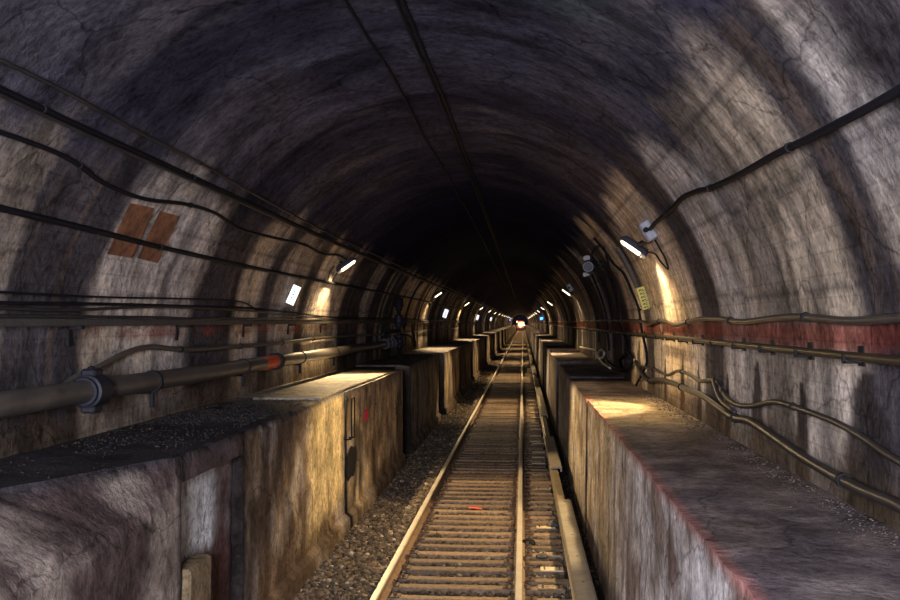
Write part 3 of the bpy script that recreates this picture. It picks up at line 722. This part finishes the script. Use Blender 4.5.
cable('wall_cable', H([(940, 530), (900, 506), (860, 489), (828, 472), (800, 455), (770, 434), (750, 421), (735, 418), (720, 408), (703, 396), (690, 391), (675, 384), (660, 380), (648, 380), (641, 372), (636, 362)], .06), .036, M['dusty'], 'thick dusty cable snaking down the right wall onto the bench, the lower of two', clips=3)
cable('wall_cable', H([(940, 480), (900, 462), (862, 437), (835, 422), (800, 409), (775, 402), (752, 406), (738, 405), (727, 398), (719, 386), (713, 380), (700, 381), (690, 375), (678, 371), (668, 375), (658, 371), (650, 368), (640, 366)], .05), .022, M['dusty'], 'slimmer wavy cable above the thick snaking one on the right wall', clips=2.5)
cable('wall_cable', H([(713, 380), (717, 392), (722, 402), (735, 412)], .09), .02, M['dusty'], 'short link joining the two snaking cables on the right wall')
cable('drop_cable', H([(594, 238), (604, 250), (613, 263), (624, 274), (632, 292), (639, 310), (641, 328), (645, 345), (647, 362), (641, 376), (636, 385)], .05), .022, M['cable'], 'black cable dropping down the right wall from vault to bench, left of yellow sign', clips=2.0)
for i, (L_, lab) in enumerate([([(601, 262), (612, 285), (617, 305), (620, 325), (626, 340), (628, 352)], 'black cable looping down left of the long drop cable, nearest to it'),
            ([(596, 268), (606, 290), (611, 312), (613, 330), (614, 348)], 'second black drop cable leftwards from the long drop cable'),
            ([(592, 275), (601, 297), (606, 315), (608, 335), (609, 350)], 'third black drop cable leftwards from the long drop cable'),
            ([(584, 282), (592, 300), (597, 320), (599, 342)], 'fourth black drop cable leftwards from the long drop cable')]):
    cable('drop_cable', H(L_, .05), .026, M['cable'], lab)
cable('coiled_cable', H([(628, 352), (632, 358), (630, 366), (622, 369), (620, 360), (626, 355), (629, 362), (624, 370), (612, 366), (606, 360)], .07), .04, M['cable'], 'black cable coil hanging low on the right wall above the bench')
cable('coiled_cable', H([(610, 368), (602, 362), (598, 355), (601, 350), (604, 353), (602, 358), (597, 357), (596, 351), (590, 349), (580, 347)], .07), .03, M['loop'], 'pale cable coil standing out on the far right bench')
# cable loop under the horn
cable('loop_cable', H([(597, 262), (592, 257), (593, 250), (598, 246), (604, 248)], .08) + H([(606, 256), (608, 262), (605, 266), (598, 266), (594, 262), (590, 261)], .08), .016, M['cable'], 'black cable loop beside the round horn on the right vault')
# crown cables
cable('crown_cable', H([(330, -26), (345, 0), (368, 38), (395, 80), (425, 138), (450, 180), (480, 235), (505, 285)], .03), .015, M['cable'], 'thin single wire along the tunnel crown, left of the twin cables', clips=3)
tw = H([(385, -26), (396, 0), (420, 55), (440, 100), (462, 155), (485, 215), (505, 270), (515, 298)], .03)
cable('crown_cable', tw, .017, M['cable'], 'left strand of the twin cables along the tunnel crown', clips=3)
cable('crown_cable', [p + Vector((.05, 0, .0)) for p in tw], .017, M['cable'], 'right strand of the twin cables along the tunnel crown')
# rings of dark cable round the far left vault
for k, y in enumerate((26.5, 31.5)):
    pts = [(CX + (RAD - .04) * math.cos(a), y + .05 * math.sin(3 * a), CZ + (RAD - .04) * math.sin(a)) for a in np.linspace(PI - .75, PI - .05, 10)]
    cable('ring_cable', pts, .03, M['cable'], ['dark cable bent round the left vault just before the standpipe', 'dark cable bent round the left vault just beyond the standpipe'][k])

# ------------------------------------------------------------------ lamps
WARM = (1.0, 0.70, 0.36)
def lamp_thing(side, Y, label, x, z, detail=True, power=1.0, lead=None):
    """hooded bulkhead lamp, long axis across the tunnel; side +1 = right wall. local +X points inwards"""
    e = empty('wall_lamp', (x, Y, z)); s = -side
    u = Vector((.82 * s, 0, .57)); w = Vector((.57 * s, 0, -.82))              # bar direction, opening direction
    B = Matrix(((u.x, 0, w.x), (0, 1, 0), (u.z, 0, w.z)))
    T = lambda p: B @ Vector(p)
    # hood: half shell
    V = []; n = 12; ln = .21
    for (t, rr) in ((-ln, .05), (-ln + .03, .09), (-.05, .10), (ln - .05, .085), (ln, .04)):
        for k in range(n + 1):
            a = PI * k / n; V.append(T((t, rr * math.cos(a), -rr * math.sin(a) * 1.1)))
        for k in range(n + 1):
            a = PI * k / n; V.append(T((t * .96, (rr - .012) * math.cos(a), -(rr - .012) * math.sin(a) * 1.1)))
    k2 = 2 * (n + 1); Fc = []
    for i in range(4):
        for j in range(n):
            for o_ in (0, n + 1): Fc.append((i * k2 + o_ + j, i * k2 + o_ + j + 1, (i + 1) * k2 + o_ + j + 1, (i + 1) * k2 + o_ + j))
        for j in (0, n): Fc.append((i * k2 + j, (i + 1) * k2 + j, (i + 1) * k2 + n + 1 + j, i * k2 + n + 1 + j))
    Fc += [tuple(j for j in range(n + 1)), tuple(4 * k2 + j for j in range(n + 1))]
    mk('lamp_hood', V, Fc, M['hood'], e, True)
    m = MB(); m.tube([T((-.13, 0, .012)), T((-.11, 0, .012)), T((.15, 0, .008)), T((.18, 0, .004))], [.016, .03, .028, .010], 12); m.obj('lamp_tube', M['bulb'], e, True)
    m = MB(); m.tube([T((-.215, 0, .02)), T((-.13, 0, .012))], .026, 10); m.obj('lamp_socket', M['loop'], e, True)
    nx = Vector((x - CX, 0, z - CZ)).normalized()
    d = inside(x, z)
    wp = nx * d
    if detail:
        m = MB(); ang = math.atan2(nx.z, nx.x)
        Mx = Matrix.Translation(wp - nx * .07 + Vector((side * BOFF.x, BOFF.y, BOFF.z))) @ Matrix.Rotation(-ang, 4, 'Y')
        m.box(-.065, .068, -.11, .11, -.125, .125, Mx, bev=.015); jb = m.obj('junction_box', M['box'], e)
        m = MB(); m.box(-.072, -.058, -.09, .09, -.105, .105, Mx, bev=.006); m.obj('box_lid', M['box'], jb)
        m = MB(); m.tube([Mx @ Vector((-.03, -.10, .02)), Mx @ Vector((-.03, -.16, .02))], .032, 10); m.obj('cable_gland', M['black'], jb, True)
        m = MB(); m.tube([Vector(T((-.05, .0, -.07))), Mx @ Vector((-.03, .0, -.12))], .024, 8); m.obj('box_arm', M['black'], e)
    if lead:
        m = MB(); m.tube(catmull([q - e.location for q in lead], .04), .012, 6); m.obj('flex_lead', M['cable'], e, True)
    m = MB(); m.tube([wp, Vector(T((-.02, 0, -.08)))], .022, 8); m.obj('lamp_arm', M['black'], e)
    tag(e, label, 'wall lamp', 'hooded wall lamps on the %s side' % ('right' if side > 0 else 'left'))
    P0 = Vector((x, Y, z)) + T((0.0, 0, .075))
    def spot(nm, dirv, cone, blend, pw):
        L = bpy.data.lights.new(nm, 'SPOT'); L.spot_size = math.radians(cone); L.spot_blend = blend; L.energy = pw * power; L.color = WARM; L.shadow_soft_size = .05
        lo = bpy.data.objects.new(nm, L); C.objects.link(lo); lo.location = P0; lo.rotation_euler = Vector(dirv).to_track_quat('-Z', 'Y').to_euler()
    if side > 0: spot('lamp_beam', (.50 * s, -.06, -.85), 80, .3, 900)
    else: spot('lamp_beam', (.50 * s, -.45, -.70), 100, .45, 1050)
    spot('lamp_wash', (-.12 * s, -.12, -1), 125, .7, 210)
RL = [(i, 13.2 + 20.0 * i) for i in range(-1, 14)]; LL = [(i, 19.3 + 19.7 * i) for i in range(-1, 14)]
p = hit(632.5, 248, .17); RX, RZ, RY = p.x, p.z, p.y
p = hit(347, 266, .15); LX, LZ, LY = p.x, p.z, p.y
nx_ = Vector((RX - CX, 0, RZ - CZ)).normalized(); BOFF = hit(647.5, 231, .07) - (Vector((RX, RY, RZ)) + nx_ * (inside(RX, RZ) - .07))
print('lamps', BOFF, RX, RY, RZ, LX, LY, LZ)
for i in range(-1, 14):
    Y = RY + 20.0 * i
    lab = 'brightest hooded lamp high on the right wall by the yellow sign' if i == 0 else ('right side lamp behind the viewpoint' if i < 0 else '%s lit lamp further along the right vault after the grey junction box lamp' % names[i - 1])
    lamp_thing(1, Y, lab, RX, RZ, i < 2, lead=H([(655, 240), (660, 249), (665, 258), (668, 269), (661, 262), (655, 254), (647, 252)], .04) if i == 0 else None)
    Y = LY + 19.7 * i
    lab = 'nearest hooded lamp on the left vault, right of the white number plate' if i == 0 else ('left side lamp behind the viewpoint' if i < 0 else '%s lit lamp further along the left vault after the one by the white plate' % names[i - 1])
    lamp_thing(-1, Y, lab, LX, LZ, False, lead=H([(334, 266), (330, 272), (328, 280), (331, 283), (335, 276), (339, 272)], .04) if i == 0 else None)

# ------------------------------------------------------------------ signs and wall fittings
def plate(nm, pt, wv, hv, tilt, mat, label, cat, marks, inkc, parent_arm=True):
    e = empty(nm, pt)
    Mx = Matrix.Rotation(tilt, 4, 'Y')
    m = MB(); m.box(-wv / 2, wv / 2, -.008, .008, -hv / 2, hv / 2, Mx, bev=.003); f = m.obj('face_plate', mat, e)
    for (x0, x1, z0, z1) in marks:
        m = MB(); m.box(x0 * wv, x1 * wv, -.012, -.007, z0 * hv, z1 * hv, Mx); m.obj('character', inkc, f)
    nx = Vector((pt.x - CX, 0, pt.z - CZ)).normalized() if pt.z > CZ else Vector((math.copysign(1, pt.x - CX), 0, 0))
    m = MB(); m.tube([(0, .015, 0), nx * (inside(pt.x, pt.z) + .01) + Vector((0, .015, 0))], .012, 6); m.obj('plate_bracket', M['black'], e)
    return tag(e, label, cat)
dig = []
z = .16
for k in range(4):                       # small sideways digits down the middle
    dig += [(-.14, .12, z, z + .035), (-.14, -.05, z - .05, z), (.0, .12, z - .07, z - .04)]; z -= .15
dig += [(-.03, .06, .36, .39)]
p = hit(293.5, 295, .09); plate('number_plate', p, .13, .31, math.radians(24), M['sign'], 'white number plate on the left wall below the thick cable', 'sign', dig, M['ink'])
for k, (px, py) in enumerate([(445.5, 313.5), (477.5, 317.5), (491, 319)]):
    p = hit(px, py, .1); plate('number_plate', p, .19, .40, math.radians(20), M['sign'], '%s white number plate beyond the big one on the left wall' % ['first', 'second', 'third'][k], 'sign', dig if k == 0 else [], M['ink'])
yd = []
z = .38
for k in range(6): yd += [(-.28, .2, z - .01, z + .02), (-.05, .3, z - .07, z - .045), (-.28, -.14, z - .05, z)]; z -= .155
p = hit(644, 298, .05); plate('yellow_sign', p, .14, .35, math.radians(-17), M['yellow'], 'narrow yellow sign with black scribbled characters on the right wall', 'sign', yd, M['ink'])
p = hit(613, 268, .02); q = hit(633, 286, .02)
# dark board bent with the vault above the yellow sign
a0, a1 = [math.atan2(v.z - CZ, v.x - CX) for v in (hit(612, 262, .0), hit(637, 288, .0))]; yb = hit(640, 292, 0).y
V = []; Fc = []
for i, a in enumerate(np.linspace(a0 + .05, a1, 8)):
    for (r, dy) in ((RAD, -.1), (RAD - .05, -.1), (RAD - .05, .1), (RAD, .1)): V.append((CX + r * math.cos(a), yb + dy, CZ + r * math.sin(a)))
for i in range(7):
    for j in range(4): Fc.append((i * 4 + j, i * 4 + (j + 1) % 4, (i + 1) * 4 + (j + 1) % 4, (i + 1) * 4 + j))
Fc += [(0, 1, 2, 3), (28, 29, 30, 31)]
tag(mk('curved_channel', V, Fc, M['timber_post']), 'dark grey channel bent down the right vault ending at the yellow sign', 'channel')
# terracotta panels: two openings in the whitewash closed with brown blocks
def panel(quad, label):
    P = [hit(a, b, .0) for a, b in quad]; Q = [hit(a, b, .02) for a, b in quad]
    n = 6; V = []; Fc = []
    for off in (-.01, .018):
        for i in range(n + 1):
            for j in range(n + 1):
                u, v = i / n, j / n
                a = (quad[0][0] * (1 - u) + quad[1][0] * u) * (1 - v) + (quad[3][0] * (1 - u) + quad[2][0] * u) * v
                b = (quad[0][1] * (1 - u) + quad[1][1] * u) * (1 - v) + (quad[3][1] * (1 - u) + quad[2][1] * u) * v
                V.append(hit(a, b, off))
    m_ = n + 1; B = m_ * m_
    for i in range(n):
        for j in range(n): Fc.append((B + i * m_ + j, B + (i + 1) * m_ + j, B + (i + 1) * m_ + j + 1, B + i * m_ + j + 1))
    for i in range(n):
        for (j, ) in ((0,), (n,)): Fc.append((i * m_ + j, (i + 1) * m_ + j, B + (i + 1) * m_ + j, B + i * m_ + j)); Fc.append((j * m_ + i, j * m_ + i + 1, B + j * m_ + i + 1, B + j * m_ + i))
    tag(mk('terracotta_panel', V, Fc, M['terra']), label, 'wall panel', 'brown terracotta panels in the left wall')
panel([(130, 203), (154, 208), (132, 258), (107, 254)], 'left of two orange brown panels set in the left vault')
panel([(160, 211), (179, 216), (157, 263), (137, 258)], 'right of two orange brown panels set in the left vault')
# horn and strobes
p = hit(588, 267, .16); e = empty('warning_horn', p)
m = MB(); m.tube([(0, .12, 0), (0, .02, 0), (0, -.03, 0), (0, -.05, 0)], [.04, .065, .10, .105], 20); m.obj('horn_bell', M['hood'], e, True)
m = MB(); m.tube([(.103 * math.cos(a), -.055, .103 * math.sin(a)) for a in np.linspace(0, 2 * PI, 28)], .012, 6); m.obj('horn_rim', M['box'], e, True)
m = MB(); m.tube([(0, -.052, 0), (0, -.058, 0)], .092, 20); m.obj('horn_grille', M['hood'], e)
for (dx, dz) in ((-.05, .18), (-.06, -.16)):
    m = MB(); m.box(dx - .05, dx + .04, -.05, .05, dz - .045, dz + .045, bev=.015); m.box(dx - .02, dx + .09, -.04, .04, dz - .03, dz + .06 if dz > 0 else dz + .02, bev=.01); m.obj('strobe_unit', M['white'], e)
m = MB(); m.box(.0, .04, .02, .06, -.25, .28); m.box(0, .3, .02, .06, -.02, .02); m.obj('mounting_bracket', M['black'], e)
tag(e, 'round grey horn between two small white units on the right vault', 'horn')

# blue lamps
for (px, py, X, lab) in ((541.5, 318.5, 1.75, 'small blue signal lamp far along the right wall'), (510, 320, -3.45, 'faint blue signal lamp far along the left wall')):
    p = ray_x(px, py, X); e = empty('blue_lamp', p)
    m = MB(); m.tube([(0, -.1, 0), (0, -.06, 0), (0, 0, 0), (0, .05, 0)], [.03, .11, .13, .06], 12); m.obj('lamp_globe', M['blue'], e, True)
    sg = 1 if X > 0 else -1
    m = MB(); m.box(-.05, .05, .02, .1, -.14, .14); m.tube([(0, .06, 0), (sg * (inside(p.x, p.z) + .03), .06, 0)], .02, 8); m.obj('lamp_bracket', M['black'], e)
    tag(e, lab, 'signal lamp')
    L = bpy.data.lights.new('blue_glow', 'POINT'); L.energy = 25; L.color = (.05, .25, 1); L.shadow_soft_size = .1
    lo = bpy.data.objects.new('blue_glow', L); C.objects.link(lo); lo.location = p + Vector((-sg * .2, -.3, 0))

# distant train
TY = 330.0
e = empty('subway_train', (TCX, TY, -2.86))
m = MB(); m.box(-1.35, 1.35, 0, 18, .75, 3.35, bev=.18); m.obj('car_body', M['train'], e)
m = MB(); m.box(-1.15, 1.15, .5, 17, .02, .8, bev=.05); m.obj('bogie', M['black'], e)
for sx in (-1, 1):
    m = MB(); m.box(sx * .75 - .38, sx * .75 + .38, -.03, .02, 1.9, 2.75, bev=.02); m.obj('cab_window', M['glass'], e)
m = MB(); m.box(-.28, .28, -.04, .02, .9, 2.85, bev=.02); m.obj('cab_door', M['box'], e)
for sx in (-.45, .45, .95):
    m = MB(); m.tube([(sx + .1, -.1, 2.05 if sx < .9 else 1.9), (sx + .1, .02, 2.05 if sx < .9 else 1.9)], .34 if sx < .9 else .22, 16); m.obj('headlight', M['head'], e)
m = MB(); m.tube([(-1.15, -.08, 2.9), (-1.15, .02, 2.9)], .2, 12); m.obj('marker_light', M['marker'], e)
m = MB(); m.box(.35, 1.1, -.05, .02, 2.5, 2.75); m.obj('route_light', M['yhead'], e)
tag(e, 'far subway train showing bright headlights at the vanishing point', 'train')
L = bpy.data.lights.new('train_beam', 'SPOT'); L.energy = 9000; L.color = (1, .6, .3); L.spot_size = math.radians(6); L.shadow_soft_size = .3
lo = bpy.data.objects.new('train_beam', L); C.objects.link(lo); lo.location = (TCX + .1, TY - .4, -1.2); lo.rotation_euler = Vector((0, -1, -.004)).to_track_quat('-Z', 'Y').to_euler()
L = bpy.data.lights.new('train_halo_fill', 'POINT'); L.energy = 1600; L.color = (1, .42, .18); L.shadow_soft_size = .4  # added orange light for a halo on the lining round the train
lo = bpy.data.objects.new('train_halo_fill', L); C.objects.link(lo); lo.location = (TCX, TY - 1.5, -.8)
# closing wall behind the train
mb = MB(); mb.box(-4, 2.2, 401, 401.3, -3.3, 2.7); o = mk('wall_back', mb.v, mb.f, M['bench'], None, False, [(.03, .03, .04)] * len(mb.v)); o['kind'] = 'structure'

# ------------------------------------------------------------------ unseen fill light added behind the viewpoint, world
def area(nm, loc, dirv, size, pw, col):
    L = bpy.data.lights.new(nm, 'AREA'); L.size = size; L.energy = pw; L.color = col
    lo = bpy.data.objects.new(nm, L); C.objects.link(lo); lo.location = loc; lo.rotation_euler = Vector(dirv).to_track_quat('-Z', 'Y').to_euler(); return lo
area('near_fill', (TCX, -3.0, .3), (0, 1, -.12), 1.6, 1500, (.88, .87, 1.0))  # added cool fill for the near walls, no visible source
w = bpy.data.worlds.new('World'); bpy.context.scene.world = w; w.use_nodes = True
w.node_tree.nodes['Background'].inputs[0].default_value = (.45, .45, .75, 1); w.node_tree.nodes['Background'].inputs[1].default_value = .6

# ------------------------------------------------------------------ camera, recentre, raise to rail level
cd = bpy.data.cameras.new('Camera'); cam = bpy.data.objects.new('Camera', cd); C.objects.link(cam)
cd.sensor_width = 36; cd.lens = F / 900 * 36; cd.clip_start = .05; cd.clip_end = 1000
cam.rotation_euler = (PI / 2 + pitch, 0, yaw); bpy.context.scene.camera = cam
for o in list(C.objects):
    if o.parent: continue
    if o.type == 'MESH' and o.data.users == 1 and o.location.length < 1e-6:
        nv = len(o.data.vertices); co = np.empty(nv * 3, dtype=np.float32); o.data.vertices.foreach_get('co', co); co = co.reshape(-1, 3)
        c = (co.min(0) + co.max(0)) / 2; c[2] = co[:, 2].min(); cv = Vector(c.tolist())
        o.data.transform(Matrix.Translation(-cv)); o.location = cv
        for ch in o.children: ch.location = ch.location - cv
    o.location.z += CAMH
sc = bpy.context.scene
sc.view_settings.view_transform = 'Standard'; sc.view_settings.look = 'None'; sc.view_settings.gamma = 1; sc.view_settings.exposure = 0.0
sc.cycles.max_bounces = 6; sc.cycles.diffuse_bounces = 4; sc.cycles.sample_clamp_indirect = 4
sc.cycles.use_denoising = True
